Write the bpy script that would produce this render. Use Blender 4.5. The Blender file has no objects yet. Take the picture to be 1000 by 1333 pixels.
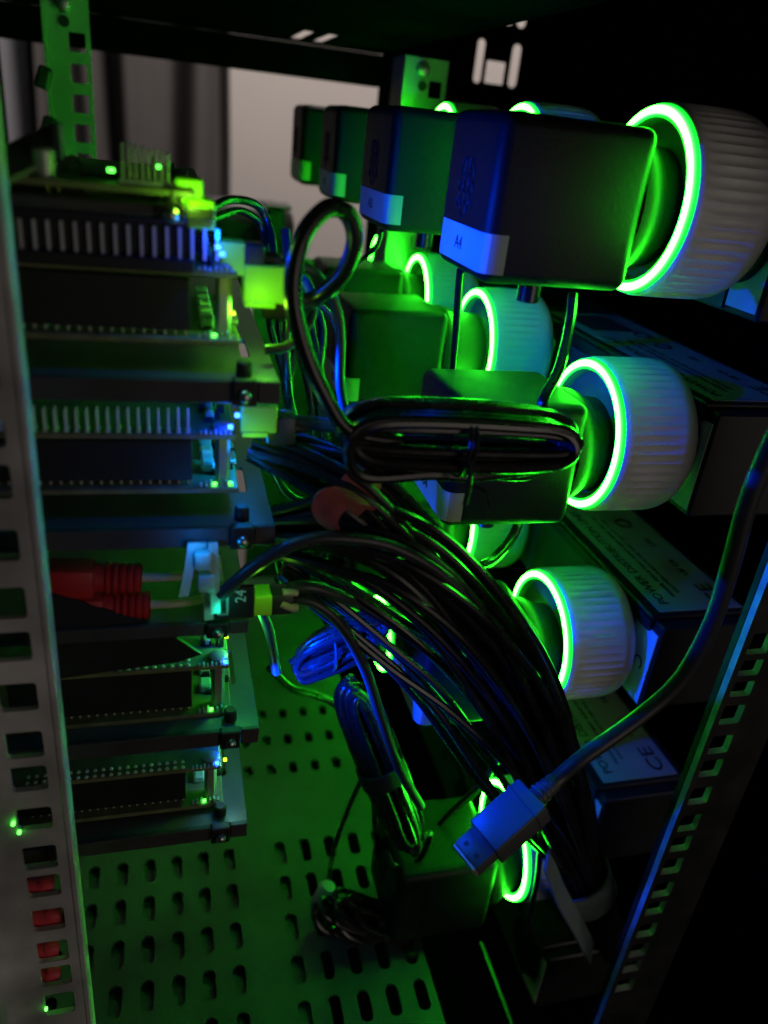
import bpy, bmesh, math, random
from mathutils import Vector, Matrix, Euler
random.seed(7)
PI = math.pi
S = bpy.context.scene
C = S.collection

# ------------------------------------------------------------------ camera
# world: X right across the rack, Y into the rack, Z up, metres, lens at the origin
Dv = Vector((-.285, -.531, 1.0)).normalized()
Vv = Vector((-.235, 2.008, 1.0)); Vv = (Vv - Dv * Vv.dot(Dv)).normalized()
Lv = Vv.cross(Dv)
ROWS = (Lv, Dv, -Vv)
def ray(x, y):
    c = Vector(((x - 500) / 1000, (y - 666.5) / 1000, 1.0))
    return Vector((Lv.dot(c), Dv.dot(c), -Vv.dot(c)))
def at(x, y, Y):
    """point of the place seen at (x, y) of the photograph that lies Y metres into the rack"""
    r = ray(x, y); return r * (Y / r.y)
def atX(x, y, X):
    r = ray(x, y); return r * (X / r.x)
def atZ(x, y, Z):
    r = ray(x, y); return r * (Z / r.z)
cam = bpy.data.objects.new('camera', bpy.data.cameras.new('camera')); C.objects.link(cam)
cx = Vector((ROWS[0].x, ROWS[1].x, ROWS[2].x)); cy = Vector((ROWS[0].y, ROWS[1].y, ROWS[2].y)); cz = Vector((ROWS[0].z, ROWS[1].z, ROWS[2].z))
cam.matrix_world = Matrix(((cx.x, -cy.x, -cz.x, 0), (cx.y, -cy.y, -cz.y, 0), (cx.z, -cy.z, -cz.z, 0), (0, 0, 0, 1)))
cam.data.sensor_fit = 'HORIZONTAL'; cam.data.sensor_width = 36; cam.data.lens = 36
cam.data.clip_start = .005; cam.data.clip_end = 50
cam.data.dof.use_dof = True; cam.data.dof.focus_distance = .27; cam.data.dof.aperture_fstop = 10.5
cam.data.lens = 36
S.camera = cam

# ------------------------------------------------------------------ world, lamps, exposure
W = bpy.data.worlds.new('World'); S.world = W; W.use_nodes = True
W.node_tree.nodes['Background'].inputs[0].default_value = (.5, .48, .55, 1)
W.node_tree.nodes['Background'].inputs[1].default_value = .0003
S.view_settings.view_transform = 'Standard'; S.view_settings.look = 'None'
S.view_settings.exposure = 1.6; S.view_settings.gamma = 1
S.render.engine = 'CYCLES'
S.cycles.use_denoising = True
S.cycles.max_bounces = 6; S.cycles.transparent_max_bounces = 6
S.cycles.sample_clamp_indirect = 3
def area(name, loc, target, size, energy, col):
    l = bpy.data.lights.new(name, 'AREA'); l.size = size; l.energy = energy; l.color = col
    o = bpy.data.objects.new(name, l); C.objects.link(o); o.location = loc
    o.rotation_euler = (Vector(target) - Vector(loc)).to_track_quat('-Z', 'Y').to_euler(); return o
def side_led_fill(loc, aim, energy, spread=140, size=.002):
    o = area('led_fill_light', loc, Vector(loc) + Vector(aim), size, energy, BLUE); o.data.spread = math.radians(spread); return o
def point(name, loc, energy, col, rad=.0012):
    l = bpy.data.lights.new(name, 'POINT'); l.energy = energy * 2.5; l.color = col; l.shadow_soft_size = rad
    o = bpy.data.objects.new(name, l); C.objects.link(o); o.location = loc; return o
area('room_lamp', (.5, 1.0, 1.3), (.25, 1.9, .2), .5, 11.5, (1, .90, .84))
area('room_fill_light', (.42, -.44, -.12), (.05, .2, -.2), .4, .16, (1, .86, .74))  # unseen room light from the camera side, set as soft fill

RING = 32.0
BLUE = (.0, .035, 1)

# ------------------------------------------------------------------ materials
def mat(name, col, rough=.5, metal=0, spec=.5, bump=0, bscale=400, vary=0, vscale=30, emit=None, es=0, trans=0, alpha=1, coat=0):
    m = bpy.data.materials.new(name); m.use_nodes = True
    nt = m.node_tree; b = nt.nodes['Principled BSDF']
    b.inputs['Base Color'].default_value = (*col, 1); b.inputs['Roughness'].default_value = rough
    b.inputs['Metallic'].default_value = metal; b.inputs['Specular IOR Level'].default_value = spec
    b.inputs['Transmission Weight'].default_value = trans; b.inputs['Alpha'].default_value = alpha
    b.inputs['Coat Weight'].default_value = coat
    if emit: b.inputs['Emission Color'].default_value = (*emit, 1); b.inputs['Emission Strength'].default_value = es
    if bump or vary:
        tc = nt.nodes.new('ShaderNodeTexCoord')
    if bump:
        n = nt.nodes.new('ShaderNodeTexNoise'); n.inputs['Scale'].default_value = bscale; n.inputs['Detail'].default_value = 3
        u = nt.nodes.new('ShaderNodeBump'); u.inputs['Strength'].default_value = bump; u.inputs['Distance'].default_value = .0004
        nt.links.new(tc.outputs['Object'], n.inputs['Vector']); nt.links.new(n.outputs['Fac'], u.inputs['Height'])
        nt.links.new(u.outputs['Normal'], b.inputs['Normal'])
    if vary:
        n = nt.nodes.new('ShaderNodeTexNoise'); n.inputs['Scale'].default_value = vscale; n.inputs['Detail'].default_value = 5
        r = nt.nodes.new('ShaderNodeValToRGB')
        r.color_ramp.elements[0].position = .35; r.color_ramp.elements[1].position = .7
        r.color_ramp.elements[0].color = (*[c * (1 - vary) for c in col], 1); r.color_ramp.elements[1].color = (*[min(1, c * (1 + vary)) for c in col], 1)
        nt.links.new(tc.outputs['Object'], n.inputs['Vector']); nt.links.new(n.outputs['Fac'], r.inputs['Fac']); nt.links.new(r.outputs['Color'], b.inputs['Base Color'])
        q = nt.nodes.new('ShaderNodeMapRange'); q.inputs['To Min'].default_value = max(.05, rough - .12); q.inputs['To Max'].default_value = min(1, rough + .12)
        nt.links.new(n.outputs['Fac'], q.inputs['Value']); nt.links.new(q.outputs['Result'], b.inputs['Roughness'])
    return m
def glow(name, col, st):
    m = bpy.data.materials.new(name); m.use_nodes = True; nt = m.node_tree; nt.nodes.clear()
    e = nt.nodes.new('ShaderNodeEmission'); e.inputs[0].default_value = (*col, 1); e.inputs[1].default_value = st
    o = nt.nodes.new('ShaderNodeOutputMaterial'); nt.links.new(e.outputs[0], o.inputs[0]); return m
def ring_glow():
    m = bpy.data.materials.new('ring_diffuser'); m.use_nodes = True; nt = m.node_tree; nt.nodes.clear()
    tc = nt.nodes.new('ShaderNodeTexCoord'); ml = nt.nodes.new('ShaderNodeVectorMath'); ml.operation = 'MULTIPLY'; ml.inputs[1].default_value = (0, 1, 1)
    le = nt.nodes.new('ShaderNodeVectorMath'); le.operation = 'LENGTH'
    mr = nt.nodes.new('ShaderNodeMapRange'); mr.inputs['From Min'].default_value = .0246; mr.inputs['From Max'].default_value = .0280
    no = nt.nodes.new('ShaderNodeTexNoise'); no.inputs['Scale'].default_value = 55
    ad = nt.nodes.new('ShaderNodeMath'); ad.operation = 'MULTIPLY_ADD'; ad.inputs[1].default_value = .9; ad.inputs[2].default_value = .55
    rp = nt.nodes.new('ShaderNodeValToRGB'); cr = rp.color_ramp
    cr.elements[0].position = 0; cr.elements[0].color = (0, .02, .0005, 1); cr.elements[1].position = 1; cr.elements[1].color = (0, .015, .0005, 1)
    for p, c in ((.10, (.0005, .12, .002)), (.26, (.010, .7, .009)), (.40, (.030, 1, .019)), (.74, (.030, 1, .019)), (.90, (.003, .4, .004))):
        e = cr.elements.new(p); e.color = (*c, 1)
    mu = nt.nodes.new('ShaderNodeMath'); mu.operation = 'MULTIPLY'; mu.inputs[1].default_value = RING * 1.25
    e = nt.nodes.new('ShaderNodeEmission'); o = nt.nodes.new('ShaderNodeOutputMaterial')
    L = nt.links.new
    L(tc.outputs['Object'], ml.inputs[0]); L(ml.outputs[0], le.inputs[0]); L(le.outputs['Value'], mr.inputs['Value']); L(mr.outputs['Result'], rp.inputs['Fac'])
    L(tc.outputs['Object'], no.inputs['Vector']); L(no.outputs['Fac'], ad.inputs[0]); L(ad.outputs[0], mu.inputs[0])
    L(rp.outputs['Color'], e.inputs[0]); L(mu.outputs[0], e.inputs[1]); L(e.outputs[0], o.inputs[0]); return m
M = dict(
    adapter=mat('adapter_black', (.008, .0088, .0095), .46, spec=.22, bump=.35, bscale=1800, vary=.15, vscale=60),
    cable=mat('cable_pvc', (.013, .013, .014), .27, spec=.65, bump=.10, bscale=300, vary=.2, vscale=80),
    cable_matt=mat('cable_matt', (.034, .034, .038), .40, bump=.1, bscale=300),
    plug=mat('plug_white', (.72, .72, .70), .42, bump=.06, bscale=500, vary=.05, vscale=40),
    socket=mat('socket_white', (.26, .27, .27), .4),
    ring=ring_glow(),
    rim=glow('ring_rim', (.004, 1, .02), 1.1),
    pdu=mat('pdu_black', (.020, .021, .022), .42, metal=.0, bump=.15, bscale=900, vary=.25, vscale=25),
    label=mat('label_silver', (.42, .43, .42), .5, vary=.12, vscale=40),
    print_=mat('label_print', (.02, .022, .02), .6),
    ink=mat('ink', (.01, .01, .012), .6),
    white_ink=mat('white_ink', (.7, .7, .7), .6),
    paper=mat('sticker_paper', (.70, .70, .68), .55, vary=.05, vscale=90),
    paper_bright=mat('sticker_bright', (.92, .92, .90), .5, vary=.04, vscale=90),  # same paper made lighter, standing in for light the plugs block
    tape=mat('sticker_tape', (.42, .38, .24), .5, vary=.1, vscale=60),
    rail=mat('rail_steel', (.58, .57, .58), .48, metal=.15, bump=.3, bscale=160, vary=.38, vscale=34),
    rack=mat('rack_black', (.0022, .0022, .0024), .8, spec=.0, bump=.15, bscale=700, vary=.2, vscale=20),
    edge=mat('rack_glint_edge', (.62, .63, .64), .38, metal=.3, bump=.2, bscale=500, vary=.3, vscale=90),  # pale hole walls: green glints put into the colour
    satin=mat('rack_satin', (.026, .027, .028), .35, bump=.15, bscale=700, vary=.3, vscale=60),
    rackgrey=mat('rack_zinc', (.30, .33, .31), .42, metal=.3, bump=.15, bscale=200, vary=.2, vscale=30),
    shelf=mat('shelf_grey', (.040, .052, .056), .5, bump=.35, bscale=420, vary=.32, vscale=22),
    tray=mat('tray_metal', (.16, .165, .17), .40, metal=.4, bump=.2, bscale=600, vary=.15, vscale=40),
    lip=mat('tray_lip', (.055, .05, .05), .5, bump=.1, bscale=600, vary=.2, vscale=40),
    black=mat('black_plastic', (.012, .012, .013), .5, bump=.1, bscale=600),
    pcb=mat('pcb_edge', (.17, .18, .085), .5, vary=.25, vscale=120),
    pin=mat('pin_metal', (.80, .77, .70), .3, metal=.45),
    screw=mat('screw_steel', (.55, .55, .56), .3, metal=1),
    yellow=mat('connector_yellow', (.42, .85, .04), .45, bump=.05),
    clear=mat('clear_nylon', (.55, .75, .68), .35, trans=.35, vary=.1, vscale=200),
    red=mat('boot_red', (.55, .018, .018), .5, bump=.1, vary=.15, vscale=60),
    cord_red=mat('cord_red', (.85, .07, .10), .45, bump=.1),  # red lightened to make up for the shade behind the rail
    velcro=mat('velcro_red', (.36, .075, .07), .85, bump=.8, bscale=1500, vary=.25, vscale=200),
    strap=mat('strap_pale', (.17, .24, .23), .7, bump=.3, bscale=900, vary=.12, vscale=80),
    tan=mat('wire_tan', (.52, .40, .30), .5),
    usbblue=mat('usb_shell', (.075, .075, .08), .42, metal=.0, bump=.1, vary=.08, vscale=50),
    usbbody=mat('usb_body', (.055, .055, .06), .5, bump=.2, bscale=700),
    tip=mat('usb_tip', (.42, .37, .34), .42, metal=.6, vary=.15, vscale=120),
    heat=mat('heat_sink', (.35, .36, .36), .4, metal=.4),
    wall=mat('wall_paint', (.42, .385, .365), .8, bump=.1, bscale=60, vary=.03, vscale=3),
    curtain=mat('curtain_cloth', (.060, .054, .053), .9, bump=.3, bscale=300, vary=.12, vscale=6),
    curtain2=mat('blind_cloth', (.15, .148, .165), .9, bump=.3, bscale=300),
    floor=mat('floor_dark', (.008, .008, .0085), .7, vary=.2, vscale=6),
    ledb=glow('led_blue', (.012, .07, 1), 7), ledg=glow('led_green', (.08, 1, .06), 2.2), ledy=glow('led_lime', (.5, 1, .02), 1.5),
    core=mat('ferrite_white', (.75, .78, .72), .5),
)

# ------------------------------------------------------------------ mesh helpers
def put(o, parent=None):
    C.objects.link(o)
    if parent: o.parent = parent
    return o
def tag(o, label=None, cat=None, group=None, kind=None):
    if label: o['label'] = label
    if cat: o['category'] = cat
    if group: o['group'] = group
    if kind: o['kind'] = kind
    return o
def obj(name, bm, m, parent=None, smooth=False, loc=None):
    bmesh.ops.recalc_face_normals(bm, faces=bm.faces[:])
    me = bpy.data.meshes.new(name); bm.to_mesh(me); bm.free()
    me.materials.append(m)
    if smooth:
        for p in me.polygons: p.use_smooth = True
        me.set_sharp_from_angle(angle=math.radians(38))
    o = bpy.data.objects.new(name, me)
    if loc is not None: o.location = loc
    return put(o, parent)
def thing(name, label, cat, loc=(0, 0, 0), rot=(0, 0, 0), group=None):
    o = bpy.data.objects.new(name, None); o.empty_display_size = .01; C.objects.link(o)
    o.location = loc; o.rotation_euler = rot
    return tag(o, label, cat, group)
def dup(root, loc, label=None, parent=None, rot=None):
    r = root.copy(); C.objects.link(r); r.location = loc
    if rot: r.rotation_euler = rot
    if parent: r.parent = parent
    if label: r['label'] = label
    for ch in list(root.children): dupc(ch, r)
    return r
def dupc(o, parent):
    c = o.copy(); C.objects.link(c); c.parent = parent
    for ch in list(o.children): dupc(ch, c)
def B(): return bmesh.new()
def box(bm, x0, x1, y0, y1, z0, z1, bev=0, seg=1, mtx=None):
    g = bmesh.ops.create_cube(bm, size=1)
    vs = g['verts']
    for v in vs: v.co = Vector(((x0 + x1) / 2 + v.co.x * (x1 - x0), (y0 + y1) / 2 + v.co.y * (y1 - y0), (z0 + z1) / 2 + v.co.z * (z1 - z0)))
    if bev:
        es = {e for v in vs for e in v.link_edges}
        r = bmesh.ops.bevel(bm, geom=list(es), offset=bev, segments=seg, profile=.5, affect='EDGES')
        vs = list({v for f in r['faces'] for v in f.verts} | {v for v in vs if v.is_valid})
    if mtx: bmesh.ops.transform(bm, matrix=mtx, verts=[v for v in vs if v.is_valid])
    return bm
def lathe(bm, prof, n=48, axis='X', mod=None, close=False, mtx=None):
    """prof: (along, radius); mod(k, i) -> radius offset"""
    rows = []
    for k, (a, r) in enumerate(prof):
        row = []
        for i in range(n):
            t = 2 * PI * i / n; rr = r + (mod(k, i) if mod else 0)
            p = {'X': (a, rr * math.cos(t), rr * math.sin(t)), 'Z': (rr * math.cos(t), rr * math.sin(t), a), 'Y': (rr * math.cos(t), a, rr * math.sin(t))}[axis]
            row.append(bm.verts.new(mtx @ Vector(p) if mtx else p))
        rows.append(row)
    m = len(rows)
    for k in range(m if close else m - 1):
        for i in range(n):
            bm.faces.new((rows[k][i], rows[k][(i + 1) % n], rows[(k + 1) % m][(i + 1) % n], rows[(k + 1) % m][i]))
    if not close:
        for row, (a, r) in ((rows[0], prof[0]), (rows[-1], prof[-1])):
            if r > 1e-6: bm.faces.new(row)
    return bm
def smooth_path(pts, per=9):
    P = [Vector(p) for p in pts]
    if len(P) < 3: return [P[0].lerp(P[-1], i / 6) for i in range(7)]
    P = [P[0] * 2 - P[1]] + P + [P[-1] * 2 - P[-2]]
    out = []
    for i in range(1, len(P) - 2):
        for j in range(per):
            t = j / per; a, b, c, d = P[i - 1:i + 3]
            out.append(.5 * ((2 * b) + (c - a) * t + (2 * a - 5 * b + 4 * c - d) * t * t + (3 * b - a - 3 * c + d) * t ** 3))
    out.append(P[-2]); return out
def sweep(bm, path, r, n=10):
    T = [(path[min(i + 1, len(path) - 1)] - path[max(i - 1, 0)]).normalized() for i in range(len(path))]
    nrm = T[0].orthogonal().normalized(); rows = []
    for i, p in enumerate(path):
        nrm = (nrm - T[i] * nrm.dot(T[i]))
        nrm = nrm.normalized() if nrm.length > 1e-9 else T[i].orthogonal().normalized()
        bi = T[i].cross(nrm); rr = r(i / (len(path) - 1)) if callable(r) else r
        rows.append([bm.verts.new(p + (nrm * math.cos(2 * PI * k / n) + bi * math.sin(2 * PI * k / n)) * rr) for k in range(n)])
    for a, b in zip(rows, rows[1:]):
        for k in range(n): bm.faces.new((a[k], a[(k + 1) % n], b[(k + 1) % n], b[k]))
    bm.faces.new(rows[0]); bm.faces.new(rows[-1]); return bm
def tube_obj(name, pts, r, m, parent=None, n=10, per=9):
    path = smooth_path(pts, per); o0 = path[0].copy() if not parent else Vector((0, 0, 0))
    bm = B(); sweep(bm, [p - o0 for p in path], r, n)
    return obj(name, bm, m, parent, True, o0 if not parent else None)
def cable(label, px, r, m='cable', group=None, name='cable', cat='cable'):
    return tag(tube_obj(name, [at(*p) for p in px], r, M[m]), label, cat, group)
def ribbon(bm, path, side, w, t):
    """flat strip along path; side(i) is the width direction"""
    rows = []
    for i, p in enumerate(path):
        T = (path[min(i + 1, len(path) - 1)] - path[max(i - 1, 0)]).normalized()
        s = side(i).normalized(); nn = T.cross(s).normalized()
        rows.append([bm.verts.new(p + s * a * w / 2 + nn * b * t / 2) for a, b in ((-1, -1), (1, -1), (1, 1), (-1, 1))])
    for a, b in zip(rows, rows[1:]):
        for k in range(4): bm.faces.new((a[k], a[(k + 1) % 4], b[(k + 1) % 4], b[k]))
    bm.faces.new(rows[0]); bm.faces.new(rows[-1]); return bm
def plate(bm, cells, t, mp):
    """sheet of cells (u0,u1,v0,v1,hole) with hole=(cu,cv,hu,hv,r); mp(u,v,w) -> point"""
    def outl(h):
        cu, cv, hu, hv, r = h; pts = []
        for sx, sy, a0 in ((-1, -1, 180), (1, -1, 270), (1, 1, 0), (-1, 1, 90)):
            ox, oy = cu + sx * (hu - r), cv + sy * (hv - r)
            arc = [a0 + d for d in (0, 22.5, 45, 67.5, 90)]
            pts.append([(ox + r * math.cos(math.radians(a)), oy + r * math.sin(math.radians(a))) for a in arc])
        out = []
        for k in range(4): out += [pts[k][2], pts[k][3], pts[k][4], pts[(k + 1) % 4][0], pts[(k + 1) % 4][1]]
        return out
    V = lambda u, v, w: bm.verts.new(mp(u, v, w))
    for (u0, u1, v0, v1, h) in cells:
        cs = [(u0, v0), (u1, v0), (u1, v1), (u0, v1)]
        if h is None:
            bm.faces.new([V(*c, 0) for c in cs]); bm.faces.new([V(*c, t) for c in cs][::-1])
        else:
            ho = outl(h); ou = []
            for k in range(4):
                a, b = cs[k], cs[(k + 1) % 4]
                for f in (0, .2, .4, .6, .8): ou.append((a[0] + (b[0] - a[0]) * f, a[1] + (b[1] - a[1]) * f))
            o0 = [V(*p, 0) for p in ou]; o1 = [V(*p, t) for p in ou]; h0 = [V(*p, 0) for p in ho]; h1 = [V(*p, t) for p in ho]
            for i in range(20):
                j = (i + 1) % 20
                bm.faces.new((o0[i], o0[j], h0[j], h0[i])); bm.faces.new((o1[j], o1[i], h1[i], h1[j])); bm.faces.new((h0[i], h0[j], h1[j], h1[i]))
    us0 = min(c[0] for c in cells); us1 = max(c[1] for c in cells); vs0 = min(c[2] for c in cells); vs1 = max(c[3] for c in cells)
    rim = [(us0, vs0), (us1, vs0), (us1, vs1), (us0, vs1)]
    for k in range(4):
        a, b = rim[k], rim[(k + 1) % 4]
        bm.faces.new((V(*a, 0), V(*b, 0), V(*b, t), V(*a, t)))
    bmesh.ops.remove_doubles(bm, verts=bm.verts[:], dist=1e-6)
    return bm
_dg = None
def text_mesh(body, size, depth=.00008):
    cu = bpy.data.curves.new('lettering', 'FONT'); cu.body = body; cu.size = size; cu.align_x = 'CENTER'; cu.align_y = 'CENTER'; cu.extrude = depth; cu.resolution_u = 3
    o = bpy.data.objects.new('lettering', cu); C.objects.link(o)
    bpy.context.view_layer.update()
    me = bpy.data.meshes.new_from_object(o.evaluated_get(bpy.context.evaluated_depsgraph_get()))
    bpy.data.objects.remove(o); return me
def text(body, size, m, right, up, pos, parent=None, name='lettering', sx=1):
    me = text_mesh(body, size); me.materials.clear(); me.materials.append(m)
    r = Vector(right).normalized(); u = Vector(up); u = (u - r * u.dot(r)).normalized(); n = r.cross(u)
    mt = Matrix(((r.x * sx, u.x, n.x, pos[0]), (r.y * sx, u.y, n.y, pos[1]), (r.z * sx, u.z, n.z, pos[2]), (0, 0, 0, 1)))
    me.transform(mt); o = bpy.data.objects.new(name, me); return put(o, parent)

# ================================================================== SETTING: room
bm = B(); box(bm, -2.5, 3.5, 1.95, 2.0, -1.2, 2.6)
tag(obj('wall', bm, M['wall']), kind='structure')
bm = B(); box(bm, -2.5, 3.5, -1.0, 1.95, -1.25, -1.2)
tag(obj('floor', bm, M['floor']), kind='structure')
def curtain(name, label, x0, x1, Y, m, folds, amp):
    bm = B(); n = 120; cols = []
    for i in range(n + 1):
        f = i / n; x = x0 + (x1 - x0) * f
        d = amp * (math.sin(f * folds * 2 * PI) + .5 * math.sin(f * folds * 3.3 * PI + 1))
        cols.append([bm.verts.new((x + .3 * amp * math.sin(z * 3 + f * 9), Y + d * (1 + .25 * math.sin(z * 2 + i * .11)), z)) for z in [-.9 + .28 * k for k in range(12)]])
    for a, b in zip(cols, cols[1:]):
        for k in range(11): bm.faces.new((a[k], a[k + 1], b[k + 1], b[k]))
    o = obj(name, bm, M[m], None, True); s = o.modifiers.new('cloth', 'SOLIDIFY'); s.thickness = .004
    return tag(o, label, 'curtain')
xr = at(297, 200, 1.8).x; xm = at(66, 150, 1.8).x; xm2 = at(118, 150, 1.8).x
curtain('curtain', 'dark grey folded curtain hanging in front of the beige wall', xm2 - .1, xr, 1.8, 'curtain', 3.4, .030)
curtain('window_blind', 'paler grey curtain behind the left rear rack rail', at(-60, 150, 1.84).x, xm2 + .02, 1.86, 'curtain2', 3, .012)

# ================================================================== SETTING: the rack (one thing, its rails and panels are parts)
rack = thing('equipment_rack', 'open black equipment rack with slotted steel rails around the boards and plugs', 'rack', (0, 0, -.45))
def rpart(name, bm, m, smooth=False):
    for v in bm.verts: v.co.z += .45
    return obj(name, bm, m, rack, smooth)
# near left rail with square holes
YR = .175
zc = [(410, 440), (475, 508), (545, 583), (605, 650), (690, 731), (765, 806), (823, 861), (890, 926), (953, 987), (998, 1030), (1052, 1080), (1102, 1132), (1140, 1168), (1184, 1212), (1226, 1253), (1259, 1284), (1294, 1321)]
xe = at(100, 1200, YR).x; x0 = at(8, 1300, YR).x
hl = at(13, 1013, YR).x; hr = at(62, 1013, YR).x
hs = []
for (a, b) in zc:
    xm_ = 60 - (1013 - (a + b) / 2) * .115
    z1 = at(xm_ - 22, a, YR).z; z0 = at(xm_ - 22, b, YR).z; hs.append((z0, z1))
hs.sort()
cells = []; v = hs[0][0] - .05
for i, (z0, z1) in enumerate(hs):
    nv = (z1 + hs[i + 1][0]) / 2 if i + 1 < len(hs) else z1 + .004
    cells.append((x0, xe, v, nv, ((hl + hr) / 2, (z0 + z1) / 2, (hr - hl) / 2, (z1 - z0) / 2, .0011))); v = nv
cells.append((x0, xe, v, .047, None))
bm = B(); plate(bm, cells, .0018, lambda u, w, t: (u, YR + t, w))
box(bm, xe - .0005, xe + .0016, YR - .0006, YR + .006, hs[0][0] - .05, .047, .0005, 1)
rpart('front_rail', bm, M['rail'])
bm = B(); box(bm, x0 - .0018, x0, YR - .010, YR + .0025, hs[0][0] - .05, .047, .0005, 1); rpart('rail_flange', bm, M['rail'])
# near right rail, black
corn = [(1002, 850), (990, 878), (979, 905), (963, 941), (949, 979), (936, 1009), (921, 1045), (906, 1080), (897, 1106), (881, 1136), (869, 1166), (860, 1189), (849, 1218), (837, 1244), (827, 1264), (817, 1289)]
xl = at(900, 1017, YR).x
hs = []
for (a, b) in corn:
    p = at(a, b, YR); hs.append(p.z)
xc = at(906, 1080, YR).x; hw = .0045
hs = sorted(hs)
cells = []; v = hs[0] - .05
for i, z in enumerate(hs):
    h = .0088
    nxt = hs[i + 1] if i + 1 < len(hs) else z + .014
    h = min(h, (nxt - z) * .72)
    nv = z + h + (nxt - z - h) / 2
    cells.append((xl, xl + .028, v, nv, (xc - hw, z + h / 2, hw, h / 2, .0009))); v = nv
cells.append((xl, xl + .028, v, .047, None))
bm = B(); plate(bm, cells, .0028, lambda u, w, t: (u, YR + t, w))
bm.normal_update()
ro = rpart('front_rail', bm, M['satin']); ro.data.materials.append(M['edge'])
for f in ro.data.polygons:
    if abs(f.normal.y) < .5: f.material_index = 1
bm = B(); box(bm, xl, xl + .0016, YR + .0029, YR + .0060, hs[0] - .05, .047, .0003); rpart('rail_flange', bm, mat('rack_flange', (.022, .024, .024), .4, bump=.2, bscale=500, vary=.5, vscale=110))
# rear rails
for (xa, xb) in ((at(65, 100, .5).x, at(120, 100, .5).x), (at(528, 95, .5).x, at(583, 95, .5).x)):
    cells = []; z = -.36
    while z < (.03):
        cells.append((xa, xb, z, z + .0145, (xb - .0065, z + .00725, .0042, .0045, .0008))); z += .0145
    cells.append((xa, xb, z, .0475 if xa < 0 else .040, None))
    bm = B(); plate(bm, cells, .0016, lambda u, w, t: (u, .5 + t, w))
    box(bm, xa - .0016, xa - .0001, .497, .525, -.36, .0475 if xa < 0 else .040)
    rpart('rear_rail', bm, M['rackgrey'])
    bm = B(); lathe(bm, [(-.0035, .001), (-.003, .0035), (-.001, .0045), (.0, .0045)], 16, 'Y', mtx=Matrix.Translation((xa + (xb - xa) * .4, .4995, .041 if xa < 0 else .0335)))
    rpart('screw', bm, M['screw'], True)
    bm = B(); lathe(bm, [(-.0004, .0028), (.0, .0028)], 12, 'Y', mtx=Matrix.Translation((xa + (xb - xa) * .42, .4994, .0330 if xa < 0 else .0255)))
    rpart('bolt_hole', bm, M['black'])
# roof with slots
ZR = .048
p1 = atZ(393, 47, ZR); p2 = atZ(424, 51, ZR)
uu = sorted([p1.x, p2.x]); yy = p1.y
cells = [(-.14, uu[0] - .010, .12, .625, None)]
mid = (uu[0] + uu[1]) / 2
L0 = .0400
for a, b, cxx in ((uu[0] - .010, mid, uu[0]), (mid, uu[1] + .010, uu[1])):
    cells += [(a, b, .12, yy - L0, None), (a, b, yy - L0, yy + L0, (cxx, yy, .0042, .0365, .001)), (a, b, yy + L0, .625, None)]
cells.append((uu[1] + .010, .150, .12, .625, None))
bm = B(); plate(bm, cells, .0015, lambda u, w, t: (u, w, ZR + t)); rpart('roof_panel', bm, M['rack'])
bm = B(); box(bm, (.1502), .40, .12, .625, ZR + .062, ZR + .0635); box(bm, .1487, .1502, .12, .625, ZR + .0016, ZR + .0635); rpart('roof_panel', bm, M['rack'])
bm = B(); box(bm, -.14, .40, .02, .62, -.4495, -.446); rpart('base_panel', bm, M['rack'])
# rear lower beam under the roof and the rear panels right of the opening
a = at(0, 42, .62); b = at(490, 118, .62)
bm = B(); box(bm, -.14, b.x + .002, .62, .632, (a.z + b.z) / 2, ZR - .0005); rpart('rear_beam', bm, M['rack'])
xs = [(at(q, 85, .62).x) for q in (612, 634, 656, 672, 690)]
zt, zb = at(630, 50, .62).z, at(622, 108, .62).z
cells = [(b.x + .0025, xs[0] - .004, -.42, ZR + .1, None)]
c0 = at(625, 80, .62).x; c1 = at(646, 90, .62).x; c2 = at(672, 80, .62).x
hz = (zt - zb) / 2; zcn = (zt + zb) / 2
per = 2 * hz + .010
bnd = [c0 - .010, c0 + .0042, (c1 + c2) / 2 + .003, c2 + .010]
cells[0] = (b.x + .0025, bnd[0], zcn - per / 2, zcn + per * 1.5, None)
for k in range(2):
    v0 = zcn - per / 2 + k * per; v1 = v0 + per; zz = zcn + k * per
    cells += [(bnd[0], bnd[1], v0, v1, (c0, zz, .0031, hz, .0030)), (bnd[1], bnd[2], v0, v1, (c1, zz - hz * .42, .0076, hz * .52, .001)), (bnd[2], bnd[3], v0, v1, (c2, zz, .0036, hz, .0035))]
cells.append((bnd[3], .40, zcn - per / 2, zcn + per * 1.5, None))
bm = B(); plate(bm, cells, .0015, lambda u, w, t: (u, .621 + t, w)); rpart('rear_panel', bm, M['rack'])
bm = B(); box(bm, b.x + .0025, .40, .6230, .6245, -.45, zcn - per / 2 + .004); rpart('rear_panel', bm, M['rack'])
bm = B(); box(bm, .300, .303, .12, .62, -.45, ZR + .0615); rpart('side_panel', bm, M['rack'])
zr = at(380, 335, .622).z
bm = B(); box(bm, at(330, 335, .622).x, b.x + .002, .6215, .6235, -.45, zr); rpart('rear_panel', bm, M['shelf'])
q = at(8, 150, .622).x
bm = B(); box(bm, q - .05, q, .6215, .6235, -.45, ZR - .001); rpart('rear_panel', bm, M['rack'])

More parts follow.
